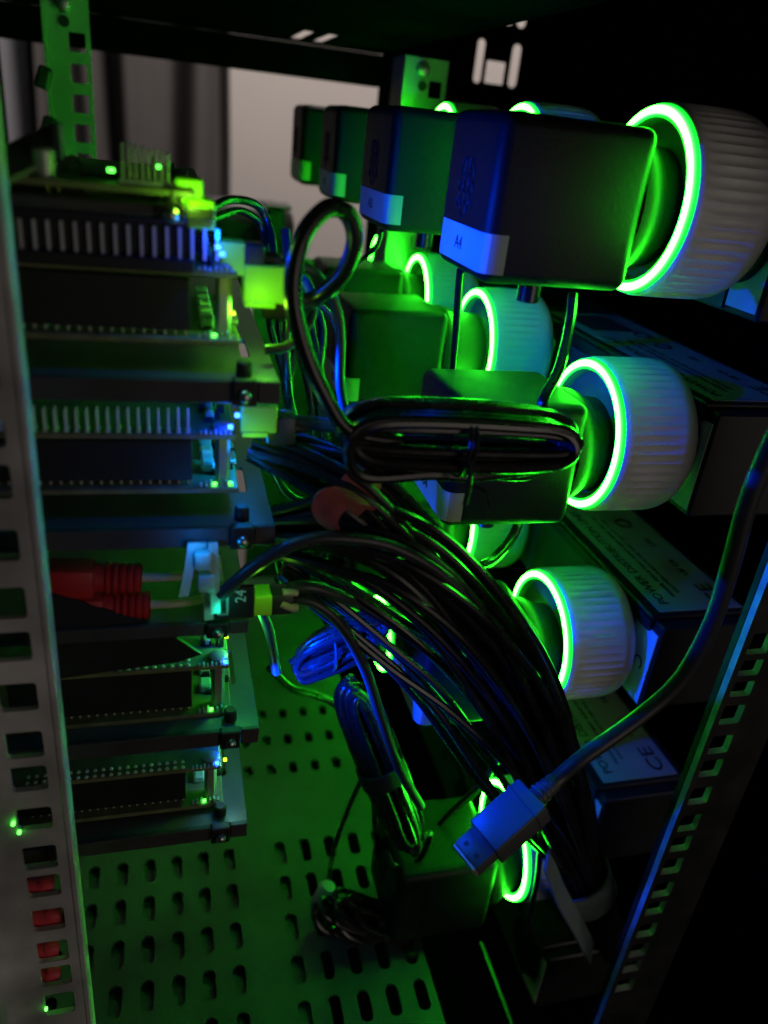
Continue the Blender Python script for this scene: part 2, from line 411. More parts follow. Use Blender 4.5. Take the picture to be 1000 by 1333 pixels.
# ================================================================== perforated shelf
ZS = -.35
shelf = thing('perforated_shelf', 'grey perforated metal shelf with rows of slots below the boards', 'shelf', (.03, .25, ZS))
colx = [-.0285 + .0134 * i for i in range(-2, 11)]
rows_n = [.2177 + .0215 * j for j in range(-4, 4)]
rows_f = [.342, .366, .390]
edges_u = [colx[0] - .0067] + [c + .0067 for c in colx]
cells = []
yb = [rows_n[0] - .01075] + [r + .01075 for r in rows_n] + [rows_f[0] - .012] + [r + .012 for r in rows_f] + [.56]
for i, c in enumerate(colx):
    for j in range(len(yb) - 1):
        y0, y1 = yb[j], yb[j + 1]; h = None
        if j < len(rows_n): h = (c, rows_n[j], .0029, .0072, .0028)
        elif len(rows_n) < j <= len(rows_n) + 3: h = (c + .002, rows_f[j - len(rows_n) - 1], .0026, .0045, .0025)
        if (i == 7 and j < len(rows_n)) or c > .112: h = None
        cells.append((edges_u[i], edges_u[i + 1], y0, y1, h))
bm = B(); plate(bm, cells, -.0015, lambda u, w, t: (u - .03, w - .25, t)); obj('shelf_plate', bm, M['shelf'], shelf)
bm = B(); box(bm, .1105, .1120, yb[0] - .25, -.035, -.006, .001); box(bm, edges_u[-1] - .03 + .0002, .1105, yb[0] - .25, yb[0] - .235, -.003, -.0015); obj('shelf_lip', bm, M['black'], shelf)
bm = B(); box(bm, -.12, .034, -.13, .15, -.0048, -.0034); obj('under_plate', bm, M['shelf'], shelf)
bm = B(); box(bm, .0345, .130, -.13, .15, -.060, -.058); obj('under_plate', bm, M['rack'], shelf)

# ================================================================== smart plugs
def make_plug():
    t = thing('smart_plug', '', 'smart plug', group='round white smart plugs along the power strips')
    bm = B(); n = 216
    prof = [(.0030, .0281), (.0008, .0281), (.0006, .0283), (.0010, .0287), (.0024, .0290), (.0046, .0290), (.010, .0291), (.015, .0291), (.020, .0291), (.0235, .0291), (.0250, .0290), (.0272, .0286), (.0292, .0278), (.0308, .0265), (.0318, .0248), (.0323, .0225)]
    def mod(k, i):
        if 5 <= k <= 9: return (0, -.00045, -.0007, -.00045)[i % 4] * (1 if 6 <= k <= 8 else .55)
        return 0
    lathe(bm, prof, n, 'X', mod); obj('plug_body', bm, M['plug'], t, True)
    bm = B(); pr = [(.0008 - .0022 * math.sin(a) * .9, .0262 - .0018 * math.cos(a)) for a in [PI * k / 8 for k in range(9)]] + [(.004, .0280), (.004, .0244)]
    lathe(bm, [(-.0001 - .0017 * math.sin(PI * k / 16), .0263 - .0017 * math.cos(PI * k / 16)) for k in range(17)] + [(.003, .0280), (.003, .0246)], 96, 'X', close=True)
    obj('light_ring', bm, M['ring'], t, True)
    bm = B(); lathe(bm, [(.0026, .0246), (-.0008, .0246), (-.0011, .0243), (-.0006, .0239), (.012, .0222), (.0125, .021), (.0125, .0001)], 64, 'X'); obj('socket_well', bm, M['socket'], t, True)
    bm = B(); box(bm, .0315, .042, -.013, .013, -.011, .011, .002, 2); obj('mains_plug', bm, M['plug'], t)
    return t
plug0 = make_plug()
PL = [  # row, x, y, z, label
    ('A4', .147, .237, -.012, 'largest white smart plug with a green ring, nearest of the top row'),
    ('A3', .147, .342, -.0115, 'smart plug of the top row behind the second adapter from the front'),
    ('A2', .147, .448, -.0115, 'smart plug of the top row third from the front, only its ring top showing'),
    ('A1', .147, .548, -.0115, 'farthest smart plug of the top row, a small green glint above the adapters'),
    ('B4', .1495, .2435, -.0945, 'ribbed white smart plug beside the strip sticker B, behind the horizontal cable coil'),
    ('B3', .150, .364, -.0935, 'second smart plug of the middle row, teal lit above the near black adapter'),
    ('B2', .150, .470, -.094, 'third smart plug of the middle row, thin green arc behind the dark adapters'),
    ('B1', .150, .565, -.094, 'farthest smart plug of the middle row, small green arc under the top adapters'),
    ('C4', .1543, .2485, -.1904, 'ribbed white smart plug beside the strip sticker C, right of the thick cable bundle'),
    ('C3', .153, .356, -.188, 'smart plug half hidden below the near middle adapter with a cord across it'),
    ('D4', .154, .236, -.304, 'lowest near smart plug with its ring behind the blue lit connector'),
    ('D2', .148, .449, -.333, 'far low smart plug showing a short bright green hook beside the blue sticker'),
]
pos = {}
for i, (k, x, y, z, lab) in enumerate(PL):
    pos[k] = Vector((x, y, z))
    if i == 0: plug0.location = (x, y, z); plug0['label'] = lab
    else: dup(plug0, (x, y, z), lab, rot=(random.uniform(0, 6.28), 0, 0))

# ================================================================== power adapters
ADW = .046
def make_adapter(lab):
    t = thing('power_adapter', lab, 'power adapter', group='black plug-in power adapters')
    # local origin: centre of the ring of its plug; body to the left
    bm = B(); box(bm, -.0600, -.0115, -.0225, .0205, -.0252, .0205, .0040, 4); obj('adapter_body', bm, M['adapter'], t, True)
    bm = B()
    prof = []
    for k in range(9):
        f = k / 8
        prof.append((-.0118 + .009 * f, .0208 * (1 - f) + .0180 * f + .0012 * math.sin(PI * f)))
    lathe(bm, prof + [(.0115, .0175)], 40, 'X', mtx=Matrix.Translation((0, -.001, -.0015)))
    obj('adapter_shoulder', bm, M['adapter'], t, True)
    bm = B(); lathe(bm, [(-.031, .0036), (-.0235, .0036), (-.0232, .0026)], 14, 'Z', mtx=Matrix.Translation((-.036, -.006, -.0012))); obj('strain_relief', bm, M['cable'], t, True)
    # printed emblem: two leaves over a cluster of rings
    bm = B()
    def loop(cy_, cz_, ry, rz, tilt):
        pts = []
        for k in range(15):
            a = 2 * PI * k / 14; dy, dz = ry * math.cos(a), rz * math.sin(a)
            pts.append(Vector((-.0601, cy_ + dy * math.cos(tilt) - dz * math.sin(tilt), cz_ + dy * math.sin(tilt) + dz * math.cos(tilt))))
        sweep(bm, pts, .00022, 5)
    loop(.0035, .0048, .0016, .003, .5); loop(-.0035, .0048, .0016, .003, -.5)
    for (a, b_, s) in ((0, .0010, .0022), (-.0040, -.0005, .0019), (.0040, -.0005, .0019), (-.0022, -.0038, .0023), (.0022, -.0038, .0023), (0, -.0072, .0024), (-.0047, -.0052, .0015), (.0047, -.0052, .0015)): loop(a, b_, s, s * .9, 0)
    obj('printed_emblem', bm, M['ink'], t)
    return t
def sticker(t, txt, z0=-.0222, z1=-.0112):
    r = .0041; path = [Vector((-.0602, .0160, 0)), Vector((-.0602, .004, 0)), Vector((-.0602, -.008, 0))]
    path += [Vector((-.0600 + r - (r + .0002) * math.cos(a), -.0225 + r - (r + .0002) * math.sin(a), 0)) for a in [PI / 2 * k / 8 for k in range(9)]]
    cut = 9
    zc_ = Vector((0, 0, (z0 + z1) / 2))
    up_ = lambda i: Vector((0, 0, 1))
    bm = B(); ribbon(bm, [p + zc_ for p in path[:cut]], up_, z1 - z0, .00012); s = obj('paper_sticker', bm, M['paper'], t, True)
    bm = B(); ribbon(bm, [p + zc_ for p in path[cut - 1:]] + [Vector((-.0532, -.0227, 0)) + zc_], up_, z1 - z0, .00010); obj('sticker_flap', bm, M['tape'], s, True)
    if txt: text(txt, .0056, M['ink'], (0, -1, 0), (0, 0, 1), (-.06032, -.001, (z0 + z1) / 2), s)
    return s
ad0 = make_adapter('')
AD = [
    ('A4', 'A4', (0, 0, 0), (0, 0, 0), 'big black adapter with sticker A4, nearest of the top row'),
    ('A3', 'A3', (-.004, 0, 0), (0, 0, .04), 'second adapter from the front in the top row, with a bright cyan sticker'),
    ('A2', 'A2', (-.004, 0, 0), (0, 0, .0), 'third adapter from the front in the top row, with a small blue sticker'),
    ('A1', '', (-.006, 0, 0), (0, 0, .0), 'farthest adapter of the top row, against the beige wall'),
    ('B4', 'B4', (0, 0, -.002), (0, 0, 0), 'black adapter right behind the horizontal cable coil, top face green lit'),
    ('B3', 'B3', (-.013, 0, 0), (0, 0, .06), 'black adapter left of the teal lit plug, above the cable coil'),
    ('B2', '', (-.004, 0, 0), (0, 0, .0), 'dark adapter of the middle row just under the top row, third from the front'),
    ('C4', 'C4', (0, 0, -.003), (0, 0, 0), 'black adapter with a long bright blue sticker, low behind the cable bundle'),
    ('C3', '', (-.004, 0, 0), (0, 0, .0), 'green lit black adapter below the coil and left of the half hidden plug'),
    ('D4', '', (-.001, 0, -.009), (0, 0, 0), 'lowest black adapter, in shadow left of the blue lit connector'),
]
ads = {}
for i, (k, s, off, rot, lab) in enumerate(AD):
    p = pos[k] + Vector(off)
    o = dup(ad0, p, lab, rot=rot); ads[k] = o
for k, s, *_ in AD:
    if s or k in ('A1',): sticker(ads[k], s)
for ch in list(ad0.children): bpy.data.objects.remove(ch)
bpy.data.objects.remove(ad0)

# ================================================================== power strips
def pdu(letter, top, near, so, lab, ztxt=True, xl_=.1905, has_label=True):
    t = thing('power_strip', lab, 'power strip', (xl_, near, top), group='black power distribution strips stacked on the right')
    w, h, ln = .047, .044, .40
    bm = B(); box(bm, 0, w, 0, ln, -h, -.0022, .0008, 1); obj('housing', bm, M['pdu'], t)
    bm = B(); box(bm, -.0022, w + .0005, .006, ln, -.0020, 0, .0006, 1); box(bm, -.0024, -.0006, .006, ln, -.007, -.0021); obj('top_cover', bm, M['pdu'], t)
    bm = B(); box(bm, -.0012, -.0004, .0180, ln, -h + .001, -.008); obj('socket_panel', bm, mat('pdu_panel_' + letter, (.10, .105, .105), .45, bump=.1, vary=.1), t)
    for k in range(4):
        bm = B(); lathe(bm, [(-.003, .0150), (-.0013, .0158)], 32, 'X', mtx=Matrix.Translation((0, (so + .105 * k), -.0180))); obj('socket', bm, M['black'], t)
    for k in range(3):
        bm = B(); box(bm, -.0020, -.0013, .062 + .105 * k, .0655 + .105 * k, -.022, -.012, .0003); obj('slot', bm, M['black'], t)
    bm = B(); box(bm, -.0007, -.0004, .0010, .0170, -.0415, -.0065); s = obj('paper_sticker', bm, M['paper_bright'], t)
    text(letter, .0085, M['ink'], (0, 0, -1), (0, -1, 0), (-.00075, .0085, -.024), s)
    if has_label:
        bm = B(); box(bm, .003, .0435, .0085, .150, .0001, .0003); l = obj('rating_label', bm, M['label'], t)
        X, U = (0, 1, 0), (-1, 0, 0)
        text('POWER DISTRIBUTION UNIT', .0062, M['print_'], X, U, (.0090, .057, .0004), l, sx=1.08)
        text('MODEL PDU 8 WAY  INPUT 250V 50HZ  MAX 13A', .0026, M['print_'], X, U, (.0165, .056, .0004), l, sx=1.3)
        text('CAUTION INDOOR USE ONLY  DO NOT OPEN', .0026, M['print_'], X, U, (.0205, .056, .0004), l, sx=1.25)
        text('CE', .0105, M['print_'], X, U, (.036, .0195, .0004), l, sx=1.3)
        text('UK CA', .0046, M['print_'], X, U, (.034, .042, .0004), l)
        text('13A', .0050, M['print_'], X, U, (.0335, .065, .0004), l)
        bm = B()
        for (yy_, zz_) in ((.085, .030), (.105, .031)):
            sweep(bm, [Vector((zz_ + .0038 * math.cos(2 * PI * q / 20), yy_ + .0038 * math.sin(2 * PI * q / 20), .0005)) for q in range(21)], .0005, 5)
        for q in range(34):
            y_ = .112 + .001 * q
            box(bm, .008, .008 + (.024 if q % 3 else .030), y_, y_ + .0004, .0003, .00045)
        obj('printed_marks', bm, M['print_'], l)
    return t
pdu('A', -.001, .220, .017, 'power strip of the top row, mostly in the dark behind the largest plug', has_label=False)
pdu('B', -.0765, .2235, .0200, 'power strip with sticker B beside the middle row plug, text on top')
pdu('C', -.1660, .2170, .0315, 'power strip with sticker C and the readable power distribution label on top')
pdu('D', -.264, .2185, .0175, 'low power strip with a green lit label on top, right of the cable bundle')
pdu('E', -.386, .2220, .02, 'lowest power strip, only its small pale sticker visible near the bottom', has_label=False)

# ================================================================== boards on trays
LAMPS = []
def tray(px_y, lab, xr_, Y0=.19, lip_h=.0055, screws=True, z=None, short=None):
    z = at(300, px_y, Y0).z if z is None else z
    t = thing('board_tray', lab, 'tray', (xr_, Y0, z), group='metal trays holding the circuit boards')
    bm = B()
    cells = [(-.105, -.0135, .0012, .135, None)]
    cells += [(-.0135, 0, .0012, .020, None), (-.0135, 0, .020, .044, (-.0068, .032, .0012, .0095, .0011)), (-.0135, 0, .044, .135, None)]
    plate(bm, cells, .0011, lambda u, w, q: (u, w, q - .0011)); obj('tray_floor', bm, M['tray'], t)
    bm = B(); box(bm, -.105, -.0125, -.0008, .0010, -lip_h, .0004, .0003); box(bm, -.0058, 0, -.0008, .0010, -lip_h, .0004, .0003); obj('front_lip', bm, M['lip'], t)
    bm = B(); box(bm, -.0124, -.0060, -.0022, .0012, -lip_h - .0004, .0010, .0006, 2); c = obj('black_clip', bm, M['black'], t)
    bm = B(); lathe(bm, [(-.0040, .0006), (-.0036, .0013), (-.0030, .0017), (-.0022, .0017)], 14, 'Y', mtx=Matrix.Translation((-.0092, 0, -lip_h * .55))); obj('screw', bm, M['screw'], c, True)
    bm = B(); lathe(bm, [(.0000, .0021), (.0034, .0021), (.0040, .0016)], 14, 'Z', mtx=Matrix.Translation((-.0088, .0055, 0))); obj('screw_head', bm, M['black'], t, True)
    return t
XT = .0272
tr = {}
tr[0] = tray(0, 'tray at the top left holding the uppermost board, blue lit along its edge', .010, z=-.0205, lip_h=.0022)
tr[1] = tray(497, 'green lit tray under the board with the square lime connector', XT)
tr[2] = tray(687, 'teal blue lit tray above the red network plugs', XT + .0003)
tr[3] = tray(0, 'dark tray behind the zip ties with the number 24 on its end', .021, z=at(320, 808, .19).z, lip_h=.004)
tr[4] = tray(951, 'green lit tray fourth from the top, below the exposed component board', XT - .0018)
tr[5] = tray(1074, 'lowest tray, just above the perforated shelf', XT - .0045)

def board(lab, z_low, z_hat, pins_up, x_r=.0165, Y0=.197, dots=True, lower_dots=True, npin=20):
    t = thing('computer_board', lab, 'circuit board', (x_r, Y0, z_low), group='small computer boards stacked in the left trays')
    dz = z_hat - z_low
    bm = B(); box(bm, -.085, 0, 0, .056, -.0008, .0008, .0003); pb = obj('main_board', bm, M['pcb'], t)
    bm = B(); box(bm, -.085, -.001, .0008, .056, dz - .0008, dz + .0008, .0003); hb = obj('upper_board', bm, M['pcb'], t)
    bm = B(); box(bm, -.066, -.0125, .0022, .0074, .0022, dz - .0016, .0003); obj('header_block', bm, M['black'], t)
    x1 = -.0135
    bm = B()
    for i in range(npin):
        for r in range(2):
            x = x1 - .00254 * i; y = .0036 + .00254 * r
            if lower_dots: box(bm, x - .00032, x + .00032, y - .0004, y + .0004, .0006, .0028)
    if lower_dots: obj('pin_row', bm, M['pin'], pb)
    else: bm.free()
    bm = B()
    for i in range(npin):
        for r in range(2):
            x = x1 - .00254 * i; y = .0020 + .00254 * r
            tip = random.uniform(-.0002, .0002)
            box(bm, x - .00032, x + .00032, y - .00032, y + .00032, dz + .0006, dz + .0006 + pins_up + tip, .00012)
            lathe(bm, [(dz + .0008, .00075), (dz + .0014, .0004)], 6, 'Z', mtx=Matrix.Translation((x, y, 0)))
    obj('pin_row', bm, M['pin'], hb)
    # right-hand end: standoff, slot, small parts
    bm = B(); lathe(bm, [(.0008, .0021), (dz - .0010, .0021)], 6, 'Z', mtx=Matrix.Translation((-.0042, .0046, 0))); obj('standoff', bm, M['tip'], t)
    bm = B(); lathe(bm, [(dz + .0009, .0029), (dz + .0020, .0029), (dz + .0025, .0022)], 18, 'Z', mtx=Matrix.Translation((-.0042, .0046, 0))); obj('screw_head', bm, M['tip'], t, True)
    bm = B()
    for k in range(22):
        a = random.uniform(-.0105, -.001); b_ = random.uniform(.009, .05)
        box(bm, a, a + random.uniform(.0008, .0024), b_, b_ + random.uniform(.0008, .003), .0009, random.uniform(.0015, .0030))
        a = random.uniform(-.0105, -.003); b_ = random.uniform(.009, .05)
        box(bm, a, a + random.uniform(.0008, .0024), b_, b_ + random.uniform(.0008, .003), dz + .0009, dz + random.uniform(.0015, .0040))
    obj('chip', bm, M['black'], t)
    bm = B(); box(bm, -.0050, .0006, .016, .030, .0009, .0024, .0003); obj('card_slot', bm, M['tip'], t)
    bm = B()
    for k in range(7):
        box(bm, -.0105 + .0014 * k, -.0098 + .0014 * k, .0006, .0022, .0009, .0018 + .0004 * (k % 3), .0001); box(bm, -.0105 + .0013 * k, -.0099 + .0013 * k, .0002, .0016, dz + .0009, dz + .0016 + .0005 * (k % 2), .0001)
    for k in range(5):
        b_ = .010 + .009 * k
        box(bm, -.0098, -.0060, b_, b_ + .005, .0009, .0042, .0006)
        box(bm, -.0085, -.0062, b_ + .001, b_ + .004, dz + .0009, dz + .0036, .0006)
    obj('component', bm, M['clear'], t)
    return t
def led(t, loc, m, energy, col, off=(.0025, -.003, .001)):
    bm = B(); box(bm, -.0006, .0006, -.0005, .0005, 0, .0007); o = obj('led_glint_dot', bm, M[m], t, loc=loc)
    if energy:
        p = Vector(t.location) + Vector(loc) + Vector(off); point('led_fill_light', p, energy, col)
def lime_socket(t, loc, w=.0105, h=.0075, d=.008):
    bm = B(); box(bm, 0, w, -d / 2, d / 2, 0, h, .0006, 2); box(bm, .0004, w * .75, -d / 2 - .0004, d / 2 + .0004, -.001, .0006, .0002); obj('lime_connector', bm, M['yellow'], t, loc=loc)
def zpx(x, y, Y=.197): return at(x, y, Y).z
b1 = board('board with a square lime connector and a tall pin row, top of the stack', zpx(150, 441), zpx(180, 352), .0055, .0175)
b2 = board('board with a long bare pin row and a broken lime connector above the red plugs', zpx(200, 640), zpx(200, 570), .0062, .0178)
b4 = board('board with an exposed row of glassy components and a round screw head', zpx(200, 938), zpx(200, 877), .0006, .0172)
b5 = board('lowest board, with a blue lit screw and a white dot row of solder joints', zpx(200, 1058), zpx(200, 1011), .0006, .0150)
b0 = thing('computer_board', 'board lying open in the top tray under the pale heat sink and lime plugs', 'circuit board', (.006, .1935, -.0178), group='small computer boards stacked in the left trays')
bm = B(); box(bm, -.092, 0, 0, .056, -.0008, .0008, .0003); obj('main_board', bm, M['pcb'], b0)
g0 = random.Random(11); bm = B(); bm2 = B()
for k in range(34):
    x = -.088 + .086 * g0.random(); y = .003 + .05 * g0.random(); h_ = g0.uniform(.001, .0052); w_ = g0.uniform(.0012, .0045)
    box(bm if k % 3 else bm2, x, x + w_, y, y + g0.uniform(.001, .004), .0009, h_, .0002)
obj('chip', bm, M['black'], b0); obj('component', bm2, M['clear'], b0)
for k, (x, y) in enumerate(((-.060, .006), (-.032, .005))):
    bm = B(); lathe(bm, [(.0008, .0024), (.0050 + .001 * k, .0024), (.0056 + .001 * k, .0019)], 16, 'Z', mtx=Matrix.Translation((x, y, 0))); obj('capacitor', bm, M['heat'], b0, True)
bm = B(); box(bm, -.050, -.036, .012, .020, .0009, .0058, .0004); obj('port', bm, M['tip'], b0)
for k, (x, y, z) in enumerate(((-.075, .004, .004), (-.048, .003, .0035), (-.018, .004, .003), (-.008, .006, .0045))):
    bm = B(); box(bm, -.0007, .0007, -.0005, .0005, 0, .0007); obj('led_glint_dot', bm, M['ledg'], b0, loc=(x, y, z))  # glowing dots added as green glints on the board
for (x, y, lab) in ((222, 243, 'small lime plug nearest the pale heat sink'), (228, 262, 'small lime plug between the heat sink and the lower lime block')):
    t = thing('terminal_block', lab, 'connector', at(x, y, .2), group='lime connector blocks on the top board')
    bm = B(); box(bm, -.0022, .0022, -.002, .002, -.0014, .0014, .0005, 2); obj('block', bm, M['yellow'], t)
    bm = B(); box(bm, -.0034, -.0023, -.0015, .0015, -.001, .001, .0002); obj('pin_side', bm, M['tip'], t)
# upper pin row hanging under the top tray
pin0 = thing('pin_header', 'row of tall metal pins under the top tray edge', 'pin header', (0, .197, -.0315))
bm = B()
for i in range(26):
    x = at(283, 325, .197).x - .0029 * i
    box(bm, x - .0004, x + .0004, .0, .0008, -.0012 + .0002 * random.random(), .0062 - .00006 * i)
obj('pin_row', bm, M['pin'], pin0)
bm = B(); box(bm, -.078, .006, -.001, .010, -.0042, -.0012, .0003); box(bm, -.085, .0062, .0014, .0100, -.0010, .0075, .0003); obj('header_block', bm, M['black'], pin0)

def unit_bits(t, dz, lime=None, blue=0, blue_off=(.003, -.004, .002), lime_en=0, hz=None):
    if blue: led(t, (-.0022, .0016, dz + .0010), 'ledb', blue, BLUE, blue_off)
    led(t, (-.0066, .0012, .0012), 'ledg', 0, None)
d1 = zpx(180, 352) - zpx(150, 441); d2 = zpx(200, 570) - zpx(200, 640); d4 = zpx(200, 877) - zpx(200, 938); d5 = zpx(200, 1011) - zpx(200, 1058)
unit_bits(b1, d1, blue=0); unit_bits(b2, d2, blue=0); unit_bits(b4, d4, blue=.0008, blue_off=(.006, .003, .008)); unit_bits(b5, d5, blue=.0012, blue_off=(.004, .004, .002))
side_led_fill(at(318, 300, .214), (1, .45, .16), .032, 120); side_led_fill(at(318, 520, .214), (1, -.45, -.05), .034, 80)
point('led_fill_light', at(345, 400, .190), .00045, (.35, 1, .02)); point('led_fill_light', at(352, 766, .190), .00020, (.25, 1, .04))  # added lights in front of the lime connectors to brighten them
for t_, x_, y_ in ((b1, 284, 322), (b1, 289, 331), (b2, 309, 541), (b2, 300, 556)):
    p_ = at(x_, y_, .1965); bm = B(); box(bm, -.0006, .0006, -.0004, .0006, -.0004, .0005); obj('led_glint_dot', bm, M['ledb'], t_, loc=p_ - Vector(t_.location))
point('led_fill_light', at(290, 802, .182), .00018, (.0, .7, .45)); point('led_fill_light', at(256, 712, .181), .0005, (.0, .25, 1)); point('led_fill_light', at(314, 582, .208), .0016, (.0, .25, 1)); point('led_fill_light', at(287, 310, .1945), .0014, BLUE); point('led_fill_light', at(296, 545, .1945), .0014, BLUE)  # first two added to brighten the zip ties; the rest stand by blue LEDs
lime_socket(b1, (.0005, .006, d1 - .0068), .0110, .0095); lime_socket(b2, (.0003, .006, d2 + .0006), .0100, .0080)
led(b1, (-.0020, .0020, .0010 + d1 * .35), 'ledy', .0014, (.16, 1, .03), (.010, .010, -.002))
led(b2, (-.0020, .0020, .0010), 'ledg', .00018, (.22, 1, .02), (.006, -.007, .012))
led(b4, (-.0020, .0020, d4 + .0105), 'ledy', .0016, (.06, 1, .05), (.007, .008, -.004))
led(b5, (.0006, .004, d5), 'ledy', .0006, (.4, 1, .05), (.004, .002, 0))
# top board extras
ht = thing('heat_sink', 'pale finned heat sink standing on the topmost board', 'heat sink', (at(192, 250, .199).x, .2, -.0160))
for k in range(8):
    bm = B(); box(bm, -.0054 + .0014 * k, -.0048 + .0014 * k, -.004, .004, 0, .0075 - .0002 * k, .0002); obj('fin', bm, M['heat'], ht)
bm = B(); box(bm, -.006, .006, -.0045, .0045, -.0012, 0); obj('sink_base', bm, M['heat'], ht)
for (x, y, Y, lab) in ((246, 250, .200, 'upper lime connector block at the right end of the top board'), (261, 277, .198, 'lower lime connector block at the right end of the top board')):
    t = thing('terminal_block', lab, 'connector', at(x, y, Y), group='lime connector blocks on the top board')
    bm = B(); box(bm, -.0032, .0032, -.004, .004, -.0032, .0032, .0007, 2); obj('block', bm, M['yellow'], t)
    bm = B(); box(bm, -.0062, -.0034, -.003, .003, -.0025, .0022, .0004); obj('pin_side', bm, M['tip'], t)
point('led_fill_light', at(250, 262, .188), .0006, (.3, 1, .03))  # unseen light added to lift the lime blocks
t = thing('component_block', 'black header block between the heat sink and the rear rail on the top board', 'connector', at(145, 240, .21))
bm = B(); box(bm, -.0065, .0065, -.003, .003, -.0018, .0022, .0005); obj('block', bm, M['black'], t)
bm = B()
for k in range(10): box(bm, -.0058 + .0013 * k, -.0054 + .0013 * k, -.0035, -.0030, -.0062, -.0018)
obj('pin_row', bm, M['pin'], t)
for i, (pts, lab) in enumerate([
    ([(100, 255, .21), (92, 225, .22), (80, 212, .225), (72, 235, .215), (66, 258, .21)], 'thin looped wire standing on the top board, left one'),
    ([(118, 240, .215), (108, 218, .22), (92, 205, .225), (84, 228, .22), (80, 262, .212)], 'thin looped wire standing on the top board, right one'),
    ([(60, 258, .205), (64, 234, .205), (71, 228, .205), (76, 240, .205), (77, 262, .205)], 'slim upright wire loop at the front of the top board')]):
    cable(lab, pts, .0006 if i < 2 else .0004, 'tan', name='wire', cat='wire')
t = thing('case_lid', 'dark flat lid tilted over the left end of the top board', 'lid', at(30, 215, .20))
bm = B(); a0 = at(-30, 232, .19) - Vector(t.location); a1 = at(72, 184, .21) - Vector(t.location)
ribbon(bm, [a0, a0.lerp(a1, .5), a1], lambda i: Vector((.0, .8, .3)), .020, .0014); obj('lid_plate', bm, M['tray'], t)
bm = B(); box(bm, a1.x - .0005, a1.x + .0015, a1.y - .004, a1.y + .004, a1.z - .004, a1.z + .004, .0004); obj('lid_hinge', bm, M['black'], t)
for (x, y) in ((57, 101), (63, 166)):
    t = thing('rail_clip', 'black clip on the left edge of the rear rail, ' + ('upper one' if y < 130 else 'lower one'), 'clip', at(x, y, .495))
    bm = B(); box(bm, -.0035, .0035, -.003, .003, -.0055, .0055, .0015, 2, Matrix.Rotation(.3, 4, 'Y')); obj('clip_body', bm, M['black'], t)

# black plugs pushed into the lime connectors
def plug_end(lab, p, w, h, m='black', tail=.004):
    t = thing('power_plug', lab, 'plug', p)
    bm = B(); box(bm, -w / 2, w / 2, -.0035, .0035, -h / 2, h / 2, .0009, 2); obj('plug_shell', bm, M[m], t, True)
    bm = B(); lathe(bm, [(w / 2 - .0002, .0020), (w / 2 + tail, .0016)], 12, 'X'); obj('strain_relief', bm, M[m], t, True)
    return t
plug_end('black plug seated in the square lime connector', at(362, 388, .203), .0085, .0098)
plug_end('teal lit plug above the square lime connector', at(321, 335, .203), .0085, .0075, 'cable_matt')
plug_end('dark plug seated in the ragged lime connector', at(365, 556, .203), .008, .0085, 'cable_matt')
plug_end('black plug with tan and blue wires beside the number 24', at(365, 780, .200), .0075, .0075, 'cable_matt')
t = thing('lime_socket', 'green lit connector block between the number 24 and the blue wires', 'connector', at(342, 781, .200))
bm = B(); box(bm, -.0036, .0026, -.0036, .0036, -.0036, .0036, .0005, 2); obj('block', bm, M['yellow'], t)
t = thing('lime_socket', 'bright green connector block under the top tray, before the teal plug', 'connector', at(302, 334, .203))
bm = B(); box(bm, -.0030, .0030, -.0036, .0036, -.0040, .0040, .0005, 2); obj('block', bm, M['yellow'], t)
# the "24" block
t = thing('tray_bracket', 'black bracket with the number 24 printed sideways on it', 'bracket', at(308, 783, .1885))
bm = B(); box(bm, -.0060, .0052, -.0006, .0012, -.0058, .0052, .0006, 2); obj('bracket_plate', bm, M['black'], t)
text('24', .0044, M['white_ink'], (0, 0, 1), (-1, 0, 0), (.0012, -.00072, .0022), t)
bm = B()
for (a, b_, c, d) in ((-.0055, -.0048, -.003, .003), (-.0030, -.0023, -.003, .003)): box(bm, a, b_, -.0014, -.0007, c, d)
box(bm, -.0055, -.0023, -.0014, -.0007, -.0036, -.0030); box(bm, -.0055, -.0023, -.0014, -.0007, .0030, .0036)
obj('slot_frame', bm, M['tip'], t)
# zip ties
for (pts, lab) in (([(251, 706, .187), (246, 740, .186), (239, 776, .185)], 'left pale zip tie tail pointing down from the tray'),
                   ([(277, 706, .187), (279, 750, .186), (281, 798, .185)], 'right pale zip tie tail hanging beside the tie head'),
                   ([(262, 706, .188), (264, 740, .188), (270, 770, .188), (272, 806, .189)], 'thick pale zip tie with a moulded head behind the two tails')):
    t = thing('zip_tie', lab, 'zip tie', at(*pts[0]), group='pale zip ties hanging under the tray')
    path = [p - Vector(t.location) for p in smooth_path([at(*p) for p in pts], 8)]
    bm = B(); ribbon(bm, path, lambda i: Vector((1, .1, 0)), .0026, .0009); obj('tie_strap', bm, M['clear'], t)
    if 'thick' in lab:
        for k, (x, y) in enumerate(((264, 728), (269, 757))):
            bm = B(); p = at(x, y, .186) - Vector(t.location); box(bm, p.x - .0024, p.x + .0024, p.y - .002, p.y + .002, p.z - .0028, p.z + .0028, .001, 2); obj('tie_head', bm, M['clear'], t, True)
side_led_fill(at(332, 800, .216), (1, -.28, -.4), .026, 75); side_led_fill(at(335, 905, .204), (1, .25, .0), .030, 100)  # second light added below the coil to reach the low sticker
